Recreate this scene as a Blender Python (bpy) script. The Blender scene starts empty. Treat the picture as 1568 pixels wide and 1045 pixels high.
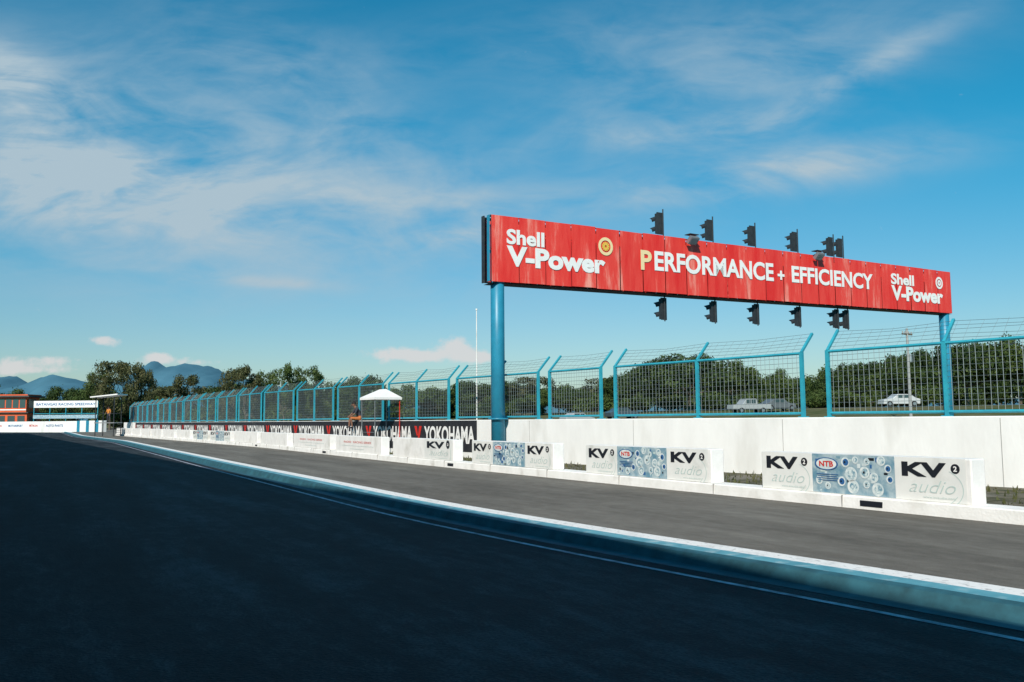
import bpy, math, random
import numpy as np
from mathutils import Vector, Matrix
random.seed(7); np.random.seed(7)
sc = bpy.context.scene
sc.view_settings.view_transform='Standard'; sc.view_settings.look='None'; sc.view_settings.exposure=0
COL = sc.collection

# ---------------------------------------------------------------- materials
def pmat(name, c1, c2=None, scale=5, rough=.7, detail=5, bump=0, bscale=None, metal=0, spec=.4, stretch=(1,1,1), lo=.35, hi=.65, c3=None, scale3=.5, l3=.48, h3=.72):
    m=bpy.data.materials.new(name); m.use_nodes=True
    nt=m.node_tree; b=nt.nodes['Principled BSDF']
    b.inputs['Roughness'].default_value=rough; b.inputs['Metallic'].default_value=metal
    b.inputs['Specular IOR Level'].default_value=spec
    b.inputs['Base Color'].default_value=(*c1,1)
    if c2 is not None or bump:
        tc=nt.nodes.new('ShaderNodeTexCoord'); mp=nt.nodes.new('ShaderNodeMapping')
        mp.inputs['Scale'].default_value=stretch
        nt.links.new(tc.outputs['Object'],mp.inputs['Vector'])
    if c2 is not None:
        n=nt.nodes.new('ShaderNodeTexNoise'); n.inputs['Scale'].default_value=scale; n.inputs['Detail'].default_value=detail; n.inputs['Roughness'].default_value=.62
        nt.links.new(mp.outputs[0],n.inputs['Vector'])
        r=nt.nodes.new('ShaderNodeValToRGB'); r.color_ramp.elements[0].position=lo; r.color_ramp.elements[1].position=hi
        r.color_ramp.elements[0].color=(*c1,1); r.color_ramp.elements[1].color=(*c2,1)
        nt.links.new(n.outputs['Fac'],r.inputs['Fac'])
        out=r.outputs['Color']
        if c3 is not None:
            n3=nt.nodes.new('ShaderNodeTexNoise'); n3.inputs['Scale'].default_value=scale3; n3.inputs['Detail'].default_value=min(detail,6)
            nt.links.new(mp.outputs[0],n3.inputs['Vector'])
            r3=nt.nodes.new('ShaderNodeValToRGB'); r3.color_ramp.elements[0].position=l3; r3.color_ramp.elements[1].position=h3
            r3.color_ramp.elements[0].color=(0,0,0,1); r3.color_ramp.elements[1].color=(1,1,1,1)
            nt.links.new(n3.outputs['Fac'],r3.inputs['Fac'])
            mx=nt.nodes.new('ShaderNodeMix'); mx.data_type='RGBA'
            nt.links.new(r3.outputs['Color'],mx.inputs[0]); nt.links.new(out,mx.inputs[6]); mx.inputs[7].default_value=(*c3,1)
            out=mx.outputs[2]
        nt.links.new(out,b.inputs['Base Color'])
    if bump:
        nb=nt.nodes.new('ShaderNodeTexNoise'); nb.inputs['Scale'].default_value=bscale or 40; nb.inputs['Detail'].default_value=3
        nt.links.new(mp.outputs[0],nb.inputs['Vector'])
        bp=nt.nodes.new('ShaderNodeBump'); bp.inputs['Strength'].default_value=bump; bp.inputs['Distance'].default_value=.02
        nt.links.new(nb.outputs['Fac'],bp.inputs['Height']); nt.links.new(bp.outputs[0],b.inputs['Normal'])
    return m

M={}
def asphalt(name,dark,mid,light,fine=70,ang=.5,rough=.85,spec=.25,p0=.40,p1=.62):
    m=bpy.data.materials.new(name); m.use_nodes=True; nt=m.node_tree; b=nt.nodes['Principled BSDF']
    b.inputs['Roughness'].default_value=rough; b.inputs['Specular IOR Level'].default_value=spec
    tc=nt.nodes.new('ShaderNodeTexCoord')
    def nz(scale,st,detail,rot=0,rg=.6):
        mp=nt.nodes.new('ShaderNodeMapping'); mp.vector_type='TEXTURE'; mp.inputs['Rotation'].default_value=(0,0,rot); mp.inputs['Scale'].default_value=st
        nt.links.new(tc.outputs['Object'],mp.inputs[0]); n=nt.nodes.new('ShaderNodeTexNoise'); n.inputs['Scale'].default_value=scale; n.inputs['Detail'].default_value=detail; n.inputs['Roughness'].default_value=rg
        nt.links.new(mp.outputs[0],n.inputs['Vector']); return n.outputs['Fac']
    A=nz(1.3,(1,9,1),4,ang); B=nz(5,(1,2.2,1),6,ang,.75); C=nz(fine,(1,1,1),2); D=nz(.22,(1,1.6,1),4)
    def mth(op,a,c):
        n=nt.nodes.new('ShaderNodeMath'); n.operation=op
        for i,v in enumerate((a,c)):
            if isinstance(v,(int,float)): n.inputs[i].default_value=v
            else: nt.links.new(v,n.inputs[i])
        return n.outputs[0]
    f=mth('ADD',mth('ADD',mth('MULTIPLY',A,.33),mth('MULTIPLY',B,.27)),mth('ADD',mth('MULTIPLY',C,.2),mth('MULTIPLY',D,.2)))
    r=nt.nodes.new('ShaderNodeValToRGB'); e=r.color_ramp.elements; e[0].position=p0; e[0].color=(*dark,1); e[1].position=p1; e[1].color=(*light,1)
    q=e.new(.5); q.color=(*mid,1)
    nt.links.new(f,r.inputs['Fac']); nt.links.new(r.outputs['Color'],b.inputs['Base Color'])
    bp=nt.nodes.new('ShaderNodeBump'); bp.inputs['Strength'].default_value=.8; bp.inputs['Distance'].default_value=.015
    nt.links.new(mth('ADD',C,mth('MULTIPLY',B,1.5)),bp.inputs['Height']); nt.links.new(bp.outputs[0],b.inputs['Normal'])
    return m
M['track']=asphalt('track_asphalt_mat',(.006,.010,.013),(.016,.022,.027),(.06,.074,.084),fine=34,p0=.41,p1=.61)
M['pit']=asphalt('pit_lane_asphalt_mat',(.10,.090,.076),(.15,.137,.117),(.215,.20,.172),fine=60,p0=.41,p1=.60)
M['straight']=pmat('straight_asphalt_mat',(.07,.07,.068),(.1,.1,.095),scale=1,rough=.9)
M['grass']=pmat('grass_mat',(.045,.065,.02),(.12,.115,.05),scale=.35,rough=.95,detail=6,bump=.6,bscale=8,c3=(.18,.15,.09),scale3=.05,spec=.1)
M['verge']=pmat('verge_mat',(.05,.055,.03),(.16,.14,.1),scale=3,rough=.95,detail=8,bump=.8,bscale=30,c3=(.22,.2,.17),scale3=.6,spec=.1)
M['wline']=pmat('white_line_paint',(.84,.82,.79),(.6,.6,.58),scale=3,rough=.7,detail=7,lo=.5,hi=.8,c3=(.4,.4,.39),scale3=14,l3=.56,h3=.7)
M['teal']=pmat('teal_kerb_paint',(.13,.38,.45),(.08,.27,.34),scale=4,rough=.6,detail=7,c3=(.34,.48,.51),scale3=5,l3=.52,h3=.72)
M['tealshaded']=pmat('shaded_teal_kerb_paint',(.03,.13,.17),(.018,.07,.09),scale=3,rough=.7,detail=7)  # teal kerb paint with the shaded face's darkness put into its colour
M['pale']=pmat('pale_line_paint',(.55,.55,.65),(.16,.18,.22),scale=5,rough=.7,detail=7)
M['ledge']=pmat('ledge_white_paint',(.88,.86,.83),(.76,.74,.70),scale=2.2,rough=.75,detail=8,bump=.3,bscale=25,c3=(.5,.47,.42),scale3=1.6,l3=.57,h3=.8)
M['block']=pmat('block_white_paint',(.88,.86,.83),(.78,.76,.73),scale=3,rough=.7,detail=8,bump=.2,bscale=25,c3=(.6,.58,.53),scale3=1.3,l3=.57,h3=.77)
M['wall']=pmat('wall_white_paint',(.88,.86,.83),(.80,.78,.75),scale=1.4,rough=.75,detail=8,bump=.25,bscale=12,stretch=(1,1,.35),c3=(.64,.615,.57),scale3=.8,l3=.54,h3=.77)
M['blue']=pmat('fence_blue_paint',(.035,.37,.46),(.03,.28,.37),scale=3,rough=.4)
M['poleblue']=pmat('pole_blue_paint',(.025,.25,.38),(.02,.20,.31),scale=1.5,rough=.4)
M['wire']=pmat('galvanised_wire',(.25,.30,.31),rough=.5,metal=.3)
M['dark']=pmat('dark_frame',(.02,.025,.03),(.035,.04,.045),scale=4,rough=.6)
M['black']=pmat('black_banner',(.018,.018,.022),(.03,.03,.034),scale=3,rough=.6)
M['white']=pmat('white_vinyl',(.87,.85,.82),(.8,.78,.75),scale=3,rough=.5)
M['offwhite']=pmat('offwhite_vinyl',(.83,.82,.78),(.74,.74,.71),scale=2,rough=.5,c3=(.62,.62,.58),scale3=2.5,l3=.55)
M['red']=pmat('red_paint',(.6,.03,.02),rough=.5)
M['yellow']=pmat('yellow_vinyl',(.8,.5,.08),rough=.5)
M['paleyellow']=pmat('faded_letter',(.84,.66,.36),rough=.5)
M['ink']=pmat('black_ink',(.012,.014,.02),rough=.5)
M['ghost']=pmat('grey_green_ink',(.5,.6,.57),rough=.5)
M['bluebanner']=pmat('blue_banner',(.13,.27,.36),(.45,.54,.56),scale=4.5,rough=.5,lo=.35,hi=.65,detail=6)
M['navy']=pmat('navy_ink',(.03,.12,.3),rough=.5)
M['disc']=pmat('pale_disc_ink',(.66,.74,.72),(.16,.3,.38),scale=16,rough=.5,lo=.42,hi=.58,detail=6)
M['disc2']=pmat('white_disc_ink',(.78,.8,.77),(.5,.6,.62),scale=9,rough=.5)
M['glass']=pmat('lamp_glass',(.3,.33,.35),rough=.15,spec=.8)
M['metal']=pmat('grey_metal',(.32,.33,.34),rough=.4,metal=.6)
M['trunk']=pmat('bark',(.09,.07,.05),(.15,.12,.09),scale=6,rough=.95)
M['orange']=pmat('orange_paint',(.75,.12,.03),(.6,.09,.03),scale=1,rough=.6)
M['roofdark']=pmat('dark_roof',(.05,.045,.045),(.08,.07,.065),scale=2,rough=.8)
M['window']=pmat('window_glass',(.04,.06,.07),rough=.1,spec=.8)
M['concrete']=pmat('concrete',(.38,.37,.35),(.3,.29,.28),scale=1,rough=.9,detail=6)
M['tyre']=pmat('tyre_rubber',(.02,.02,.02),rough=.9)
M['mount']=pmat('hazy_mountain',(.06,.155,.215),(.085,.20,.265),scale=.006,rough=1,detail=8,spec=0)  # blue of the aerial haze is painted into the base colour
M['skin']=pmat('skin_mat',(.22,.11,.07),rough=.6)
M['hair']=pmat('hair_mat',(.015,.012,.01),rough=.8)
M['shirt']=pmat('dark_shirt',(.03,.035,.05),(.05,.055,.07),scale=8,rough=.9)
M['shorts']=pmat('orange_trousers',(.5,.16,.05),(.42,.13,.04),scale=8,rough=.9)
M['vest']=pmat('vest_mat',(.55,.2,.03),rough=.8)
M['leafA']=pmat('leaves_mid',(.02,.038,.009),(.065,.095,.023),scale=.35,rough=.75,detail=2,spec=.15,c3=(.1,.125,.04),scale3=.8)
M['leafB']=pmat('leaves_dark',(.014,.028,.009),(.045,.072,.018),scale=.3,rough=.75,detail=2,spec=.15,c3=(.08,.105,.032),scale3=.7)
M['leafC']=pmat('leaves_dry',(.03,.038,.014),(.08,.085,.035),scale=.4,rough=.8,detail=2,spec=.15,c3=(.12,.11,.05),scale3=.8)

def red_vinyl():
    m=bpy.data.materials.new('red_billboard_vinyl'); m.use_nodes=True; nt=m.node_tree; b=nt.nodes['Principled BSDF']
    b.inputs['Roughness'].default_value=.5
    tc=nt.nodes.new('ShaderNodeTexCoord'); mp=nt.nodes.new('ShaderNodeMapping'); mp.inputs['Scale'].default_value=(1,1,.16)
    nt.links.new(tc.outputs['Object'],mp.inputs[0])
    n=nt.nodes.new('ShaderNodeTexNoise'); n.inputs['Scale'].default_value=1.3; n.inputs['Detail'].default_value=8; n.inputs['Roughness'].default_value=.72
    nt.links.new(mp.outputs[0],n.inputs['Vector'])
    r=nt.nodes.new('ShaderNodeValToRGB')
    r.color_ramp.elements[0].position=.36; r.color_ramp.elements[0].color=(.72,.02,.015,1)
    r.color_ramp.elements[1].position=.68; r.color_ramp.elements[1].color=(.88,.32,.25,1)
    e=r.color_ramp.elements.new(.54); e.color=(.8,.06,.042,1)
    nt.links.new(n.outputs['Fac'],r.inputs['Fac']); nt.links.new(r.outputs['Color'],b.inputs['Base Color'])
    return m
M['redv']=red_vinyl()

# ---------------------------------------------------------------- mesh builder
class MB:
    def __init__(s): s.v=[]; s.f=[]; s.mi=[]; s.mats=[]
    def midx(s,m):
        if m not in s.mats: s.mats.append(m)
        return s.mats.index(m)
    def add(s,vs,fs,m):
        o=len(s.v); s.v+= [tuple(x) for x in vs]; i=s.midx(m)
        for f in fs: s.f.append(tuple(o+k for k in f)); s.mi.append(i)
    def box(s,c,size,m,U=(1,0,0),V=(0,1,0),W=(0,0,1)):
        c=Vector(c);U=Vector(U)*size[0]/2;V=Vector(V)*size[1]/2;W=Vector(W)*size[2]/2
        vs=[c+a*U+b*V+d*W for d in(-1,1) for b in(-1,1) for a in(-1,1)]
        s.add(vs,[(0,2,3,1),(4,5,7,6),(0,1,5,4),(2,6,7,3),(0,4,6,2),(1,3,7,5)],m)
    def cyl(s,p0,p1,r0,m,r1=None,n=8,cap=True):
        p0=Vector(p0);p1=Vector(p1);r1=r0 if r1 is None else r1
        d=(p1-p0).normalized(); a=d.orthogonal().normalized() if abs(d.z)<.999 else Vector((1,0,0)); b=d.cross(a)
        vs=[];
        for p,r in((p0,r0),(p1,r1)):
            for k in range(n):
                t=2*math.pi*(k+.5)/n; vs.append(p+a*r*math.cos(t)+b*r*math.sin(t))
        fs=[(k,(k+1)%n,n+(k+1)%n,n+k) for k in range(n)]
        if cap: fs+= [tuple(reversed(range(n))),tuple(range(n,2*n))]
        s.add(vs,fs,m)
    def quad(s,a,b,c,d,m): s.add([a,b,c,d],[(0,1,2,3)],m)
    def disc(s,c,U,V,r,m,n=20,ry=None):
        c=Vector(c);U=Vector(U);V=Vector(V);ry=ry or r
        s.add([c+U*r*math.cos(2*math.pi*k/n)+V*ry*math.sin(2*math.pi*k/n) for k in range(n)],[tuple(range(n))],m)
    def ring(s,c,U,V,r0,r1,m,n=28,a0=0,a1=2*math.pi,sy=1):
        c=Vector(c);U=Vector(U);V=Vector(V); vs=[]
        for k in range(n+1):
            t=a0+(a1-a0)*k/n
            for r in(r0,r1): vs.append(c+U*r*math.cos(t)+V*sy*r*math.sin(t))
        s.add(vs,[(2*k,2*k+1,2*k+3,2*k+2) for k in range(n)],m)
    def obj(s,name,parent=None,smooth=False,bevel=0):
        me=bpy.data.meshes.new(name); me.from_pydata(s.v,[],s.f)
        for m in s.mats: me.materials.append(m)
        me.polygons.foreach_set('material_index',s.mi)
        if smooth: me.polygons.foreach_set('use_smooth',[True]*len(s.f))
        me.update(); o=bpy.data.objects.new(name,me); COL.objects.link(o)
        if parent: o.parent=parent
        if bevel:
            b=o.modifiers.new('b','BEVEL'); b.width=bevel; b.segments=2; b.limit_method='ANGLE'
        return o
def empty(name,loc=(0,0,0)):
    e=bpy.data.objects.new(name,None); COL.objects.link(e); e.empty_display_size=.2
    return e

def text_on(body,O,U,V,N,x0,x1,y0,y1,mat,parent,name='lettering',bold=.02,off=.006,shear=0):
    cu=bpy.data.curves.new(name,'FONT'); cu.body=body; cu.size=1; cu.offset=bold; cu.extrude=.001; cu.shear=shear
    cu.resolution_u=4
    o=bpy.data.objects.new(name,cu); COL.objects.link(o)
    bpy.context.view_layer.update()
    bb=o.bound_box; bx0=min(p[0] for p in bb);bx1=max(p[0] for p in bb);by0=min(p[1] for p in bb);by1=max(p[1] for p in bb)
    sx=(x1-x0)/(bx1-bx0); sy=(y1-y0)/(by1-by0)
    dg=bpy.context.evaluated_depsgraph_get(); me=bpy.data.meshes.new_from_object(o.evaluated_get(dg))
    bpy.data.objects.remove(o)
    O=Vector(O);U=Vector(U);V=Vector(V);N=Vector(N)
    for v in me.vertices:
        x,y,z=v.co
        v.co=O+U*(x0+(x-bx0)*sx)+V*(y0+(y-by0)*sy)+N*(off+z*.5)
    me.materials.clear(); me.materials.append(mat)
    ob=bpy.data.objects.new(name,me); COL.objects.link(ob); ob.parent=parent
    return ob

# ---------------------------------------------------------------- polylines
class Poly:
    def __init__(s,pts,step=1.0,smooth=0):
        p=np.array(pts,float); d=np.r_[0,np.cumsum(np.hypot(*np.diff(p,axis=0).T))]
        n=int(d[-1]/step)+1; t=np.linspace(0,d[-1],n)
        q=np.c_[np.interp(t,d,p[:,0]),np.interp(t,d,p[:,1])]
        for _ in range(smooth):
            q[1:-1]=(q[:-2]+2*q[1:-1]+q[2:])/4
        s.p=q; s.d=np.r_[0,np.cumsum(np.hypot(*np.diff(q,axis=0).T))]
        T=np.gradient(q,axis=0); T/=np.hypot(T[:,0],T[:,1])[:,None]; s.T=T
    def at(s,d):
        x=np.interp(d,s.d,s.p[:,0]);y=np.interp(d,s.d,s.p[:,1])
        i=min(max(np.searchsorted(s.d,d)-1,0),len(s.p)-2); t=s.p[i+1]-s.p[i]; t=t/np.hypot(*t)
        return Vector((x,y,0)),Vector((t[0],t[1],0)),Vector((-t[1],t[0],0))
    def sY(s,Y): return float(np.interp(Y,s.p[:,1],s.d))
    def off(s,o):
        return s.p+np.c_[-s.T[:,1],s.T[:,0]]*o
def strip(mb,A,zA,B,zB,m):
    n=len(A); vs=[(A[i][0],A[i][1],zA) for i in range(n)]+[(B[i][0],B[i][1],zB) for i in range(n)]
    mb.add(vs,[(i,i+1,n+i+1,n+i) for i in range(n-1)],m)

kerb=Poly([(33,-40),(21,-20),(9.4,0),(4.52,7.73),(1.84,11.44),(-1.0,15.9),(-4.9,23.1),(-10,32.4),(-31.6,72.6),(-50,103),(-80,158),(-125,240)],1.0,6)
ledge=Poly([(27,-21),(14,.05),(7.08,12.1),(-2.96,29.6),(-14.5,51),(-46.5,103)],1.0,3)
wall=Poly([(24,.0),(14.1,12.6),(10.28,17.57),(7.53,21.1),(3.03,26.9),(-4.47,37.7),(-15.8,55),(-46,104)],1.0,3)

def sm(a,b,x):
    t=np.clip((x-a)/(b-a),0,1); return t*t*(3-2*t)
def gz(x,y):
    sd=.823*(x-3.03)+.568*(y-26.9)
    return float(-.2+sm(30,80,sd)*2.9*(1-sm(300,900,sd)))
xs=np.concatenate([[-7000,-3000,-1200,-500],np.arange(-250,251,12.5),[500,1200,3000,7000]])
ys=np.concatenate([[-3000,-800,-200],np.arange(-60,301,10),[400,700,1500,3500,8000]])
mb=MB(); vs=[(x,y,gz(x,y)) for y in ys for x in xs]; nx=len(xs)
mb.add(vs,[(j*nx+i,j*nx+i+1,(j+1)*nx+i+1,(j+1)*nx+i) for j in range(len(ys)-1) for i in range(nx-1)],M['grass'])
mb.obj('ground',smooth=True)

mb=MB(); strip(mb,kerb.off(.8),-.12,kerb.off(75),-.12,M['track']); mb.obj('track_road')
mb=MB()
n=140; kd=[kerb.sY(y) for y in np.linspace(-20,103,n)]; ld=[ledge.sY(y) for y in np.linspace(-20,103,n)]
A=[kerb.at(d)[0] for d in kd]; B=[ledge.at(d)[0] for d in ld]
Bp=[]
for i in range(n):
    Bp.append(B[i]-ledge.at(ld[i])[2]*.1)
strip(mb,A,0,Bp,0,M['pit'])
kd2=[kerb.sY(y) for y in np.linspace(103,238,30)]
A2=[kerb.at(d)[0] for d in kd2]; B2=[a+Vector((6+i*.8,3,0)) for i,a in enumerate(A2)]
B2[0]=Bp[-1]
strip(mb,A2,0,B2,0,M['pit'])
strip(mb,kerb.off(0),0,kerb.off(.42),0,M['pit'])
mb.obj('pit_lane_road')
mb=MB()
strip(mb,kerb.off(.04),.004,kerb.off(.42),.004,M['wline'])
mb.obj('painted_edge_line')
mb=MB()
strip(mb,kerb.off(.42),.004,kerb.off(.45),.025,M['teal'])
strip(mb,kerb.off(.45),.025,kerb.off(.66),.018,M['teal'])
strip(mb,kerb.off(.66),.018,kerb.off(.76),.0,M['tealshaded'])
strip(mb,kerb.off(.76),.0,kerb.off(.82),-.116,M['tealshaded'])
strip(mb,kerb.off(.82),-.116,kerb.off(1.06),-.116,M['tealshaded'])
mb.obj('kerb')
mb=MB(); strip(mb,kerb.off(1.30),-.115,kerb.off(1.38),-.115,M['pale']); mb.obj('painted_track_line')

mb=MB()
h=.2
strip(mb,ledge.off(0),-.02,ledge.off(-.02),h-.02,M['ledge'])
strip(mb,ledge.off(-.02),h-.02,ledge.off(-.04),h,M['ledge'])
strip(mb,ledge.off(-.04),h,ledge.off(-.52),h,M['ledge'])
strip(mb,ledge.off(-.52),h,ledge.off(-.54),-.02,M['ledge'])
led=mb.obj('concrete_ledge')
mb=MB()
for Y,w in((14.35,.42),(27.9,.4),(40,.5),(52.1,.4)):
    p,T,N=ledge.at(ledge.sY(Y)); mb.box(p+N*(-.008)+Vector((0,0,.095)),(w,.02,.09),M['ink'],T,N)
o=mb.obj('drain_slots',led)
mb=MB()
s=1.5
while s<ledge.d[-1]:
    p,T,N=ledge.at(s); mb.box(p+N*(-.26)+Vector((0,0,.101)),(.012,.53,.204),M['concrete'],T,N); s+=3.1
mb.obj('ledge_joints',led)
mb=MB()
Yv=np.linspace(0.2,103,100)
A=[ledge.at(ledge.sY(y))[0]-ledge.at(ledge.sY(y))[2]*.5 for y in Yv]; B=[wall.at(wall.sY(y))[0] for y in Yv]
strip(mb,A,.06,B,.06,M['verge']); mb.obj('grass_verge')
mb=MB(); rg=random.Random(5)
for k in range(2600):
    Y=rg.uniform(9,45); a=ledge.at(ledge.sY(Y)); b_=wall.at(wall.sY(Y))[0]; t=rg.uniform(.12,1)**1.4
    q=(a[0]-a[2]*.6).lerp(b_,t); hh=rg.uniform(.03,.13); an=rg.uniform(0,6.28); d=Vector((math.cos(an),math.sin(an),0))
    tip=q+Vector((rg.uniform(-.05,.05),rg.uniform(-.05,.05),.06+hh))
    mb.add([q+d*.03+Vector((0,0,.06)),q-d*.03+Vector((0,0,.06)),tip],[(0,1,2)],M['grass'])
mb.obj('grass_tufts')
mb=MB(); strip(mb,wall.off(-.5),-.1,wall.off(-24),-.1,M['straight']); mb.obj('main_straight_road')

WT=1.5; WTH=.3
mb=MB()
strip(mb,wall.off(0),-.1,wall.off(0),WT-.02,M['wall'])
strip(mb,wall.off(0),WT-.02,wall.off(-.02),WT,M['wall'])
strip(mb,wall.off(-.02),WT,wall.off(-WTH),WT,M['wall'])
strip(mb,wall.off(-WTH),WT,wall.off(-WTH),-.1,M['wall'])
p,T,N=wall.at(wall.d[-1]); mb.box(p-N*.15+Vector((0,0,.7)),(.05,.3,1.59),M['wall'],T,N)
wl=mb.obj('concrete_wall')
mb=MB()
s=2.0
while s<wall.d[-1]:
    p,T,N=wall.at(s); mb.box(p+N*.001+Vector((0,0,.75)),(.014,.006,1.42),M['concrete'],T,N); s+=5.2
mb.obj('wall_joints',wl)

# ---------------------------------------------------------------- barrier blocks with banners
spans=[(7.4,11.9,'kv'),(12.89,16.48,'kv'),(17.65,21.48,'kv'),(22.72,26.7,'kv'),(27.8,32.4,'half'),(33.5,38.6,'redtxt'),(39.4,45.1,'redtxt'),(46.2,51.5,'plain'),(52.2,56.8,'plain'),(57.6,62.5,'kv'),(63.2,67.5,'kv'),(68.3,72.7,'plain')]
y=73.5
while y<99: spans.append((y,y+4.2,'plain')); y+=5.0
Zb,Zt=.202,.88
def kv_panel(O,U,N,x0,x1,par):
    V=Vector((0,0,1)); w=x1-x0; H=Zt-Zb
    mb=MB(); a=O+U*x0+N*.004; 
    mb.quad(a+V*.01,a+U*w+V*.01,a+U*w+V*(H-.01),a+V*(H-.01),M['offwhite'])
    c=O+U*(x0+w*.86)+V*(H*.76)
    mb.disc(c+N*.008,U,V,w*.062,M['ink'])
    mb.ring(O+U*(x0+w*.62)+V*(H*.3)+N*.007,U,V,w*.33,w*.342,M['ghost'],a0=-.9,a1=1.1,sy=.75)
    mb.ring(O+U*(x0+w*.5)+V*(H*.42)+N*.007,U,V,w*.42,w*.43,M['ghost'],a0=-1.6,a1=-.5,sy=.75)
    mb.obj('panel',par)
    text_on('KV',O,U,V,N,x0+w*.1,x0+w*.74,H*.55,H*.88,M['ink'],par,bold=.045,off=.01)
    text_on('2',O,U,V,N,x0+w*.835,x0+w*.885,H*.7,H*.82,M['white'],par,bold=.03,off=.012)
    text_on('audio',O,U,V,N,x0+w*.2,x0+w*.86,H*.2,H*.48,M['ghost'],par,bold=-.012,off=.009,shear=.4)
    text_on('www.kvaudio.com',O,U,V,N,x0+w*.4,x0+w*.85,H*.08,H*.13,M['ghost'],par,bold=0,off=.009)
def bubble_panel(O,U,N,x0,x1,par,seed):
    V=Vector((0,0,1)); w=x1-x0; H=Zt-Zb; rs=random.Random(seed)
    mb=MB(); a=O+U*x0+N*.004
    mb.quad(a+V*.01,a+U*w+V*.01,a+U*w+V*(H-.01),a+V*(H-.01),M['bluebanner'])
    for k in range(46):
        x=rs.uniform(.02,.92); yy=rs.uniform(.04,.9); ww=rs.uniform(.02,.07); hhh=rs.uniform(.03,.12)
        mb.box(O+U*(x0+w*(x+ww/2))+V*(H*min(yy,.94-hhh)+H*hhh/2)+N*(.0055+.00002*k),(w*ww,.001,H*hhh),M[rs.choice(['navy','disc','bluebanner','ghost','ink','disc2','bluebanner'])],U,N)
    spots=[(.42,.8,.045),(.56,.84,.045),(.7,.8,.04),(.84,.86,.045),(.93,.7,.045),(.48,.5,.065),(.64,.6,.06),(.78,.5,.06),(.36,.3,.045),(.52,.2,.065),(.68,.28,.045),(.82,.2,.06),(.94,.4,.04),(.1,.3,.04),(.22,.18,.045)]
    for i,(x,yy,r) in enumerate(spots):
        x+=rs.uniform(-.02,.02); yy+=rs.uniform(-.04,.04); r*=rs.uniform(.8,1.15)
        c=O+U*(x0+w*x)+V*(H*yy)
        mb.disc(c+N*.009,U,V,w*r,M['disc2'],n=18)
        mb.disc(c+N*.0105+U*w*r*.1,U,V,w*r*.68,M['disc'] if i%4 else M['navy'],n=14)
        mb.disc(c+N*.012-U*w*r*.1,U,V,w*r*.22,M['disc2'] if i%2 else M['ink'],n=10)
    c=O+U*(x0+w*.19)+V*(H*.74)
    mb.disc(c+N*.013,U,V,w*.15,M['disc2'],ry=H*.16); mb.ring(c+N*.0145,U,V,w*.13,w*.15,M['navy'],sy=H*.16/(w*.15))
    for k in range(4): 
        mb.box(O+U*(x0+w*(.2))+V*(H*(.48-.05*k))+N*.013,(w*(.28-.04*(k%2)),.002,H*.016),M['navy'],U,N)
    mb.obj('panel',par)
    text_on('NTB',O,U,V,N,x0+w*.1,x0+w*.28,H*.67,H*.81,M['red'],par,bold=.03,off=.017)
for i,(y0,y1,kind) in enumerate(spans):
    d0,d1=ledge.sY(y0),ledge.sY(y1)
    pn,_,_=ledge.at(d0); pf,_,_=ledge.at(d1)
    U=(pn-pf).normalized(); N=Vector((U.y,-U.x,0)); L=(pn-pf).length
    O=pf-N*(.09+random.uniform(-.03,.03)); O.z=Zb
    par=empty('barrier_block')
    mb=MB(); jit=random.uniform(-.01,.01)
    mb.box(O+U*L/2-N*.17+Vector((0,0,(Zt-Zb)/2+jit)),(L,.34,Zt-Zb),M['block'],U,N)
    mb.obj('block',par,bevel=.02)
    V=Vector((0,0,1))
    if kind=='kv':
        a,b,c,d=0.02,L*.29,L*.69,L*.98
        kv_panel(O,U,N,a,b-.01,par); bubble_panel(O,U,N,b,c,par,i); kv_panel(O,U,N,c+.01,d,par)
    elif kind=='half':
        kv_panel(O,U,N,L*.56,L*.98,par)
    elif kind=='redtxt':
        text_on('RADIO · RACING SERIES',O,U,V,N,L*.2,L*.8,.38,.46,M['red'],par,bold=0)
        text_on('philippine autocross championship',O,U,V,N,L*.15,L*.85,.24,.29,M['ghost'],par,bold=0)
        text_on('www.series.com',O,U,V,N,L*.35,L*.65,.12,.17,M['ghost'],par,bold=0)

# ---------------------------------------------------------------- black banner on the wall
ban=empty('tyre_banner')
V=Vector((0,0,1))
sb0=wall.sY(33.2); s=sb0; k=0
while s<wall.sY(96):
    p0,_,_=wall.at(s); p1,_,_=wall.at(s+5.0)
    U=(p0-p1).normalized(); N=Vector((U.y,-U.x,0)); L=(p0-p1).length
    O=p1+N*.012; O.z=.28
    mb=MB(); mb.box(O+U*L/2+V*.6,(L,.01,1.2),M['black'],U,N)
    c=O+U*.42+V*.62+N*.02
    mb.add([c+U*-.32+V*.36,c+U*-.1+V*.36,c+V*-.02,c+U*-.1+V*-.06],[(0,3,2,1)],M['red'])
    mb.add([c+U*.32+V*.36,c+U*.1+V*.36,c+U*-.08+V*-.36,c+U*.05+V*-.36],[(0,1,2,3)],M['red'])
    mb.obj('banner_cloth',ban)
    text_on('YOKOHAMA',O,U,V,N,.95,L-.12,.3,.98,M['white'],ban,bold=.03,off=.02)
    s+=5.0; k+=1

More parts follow.
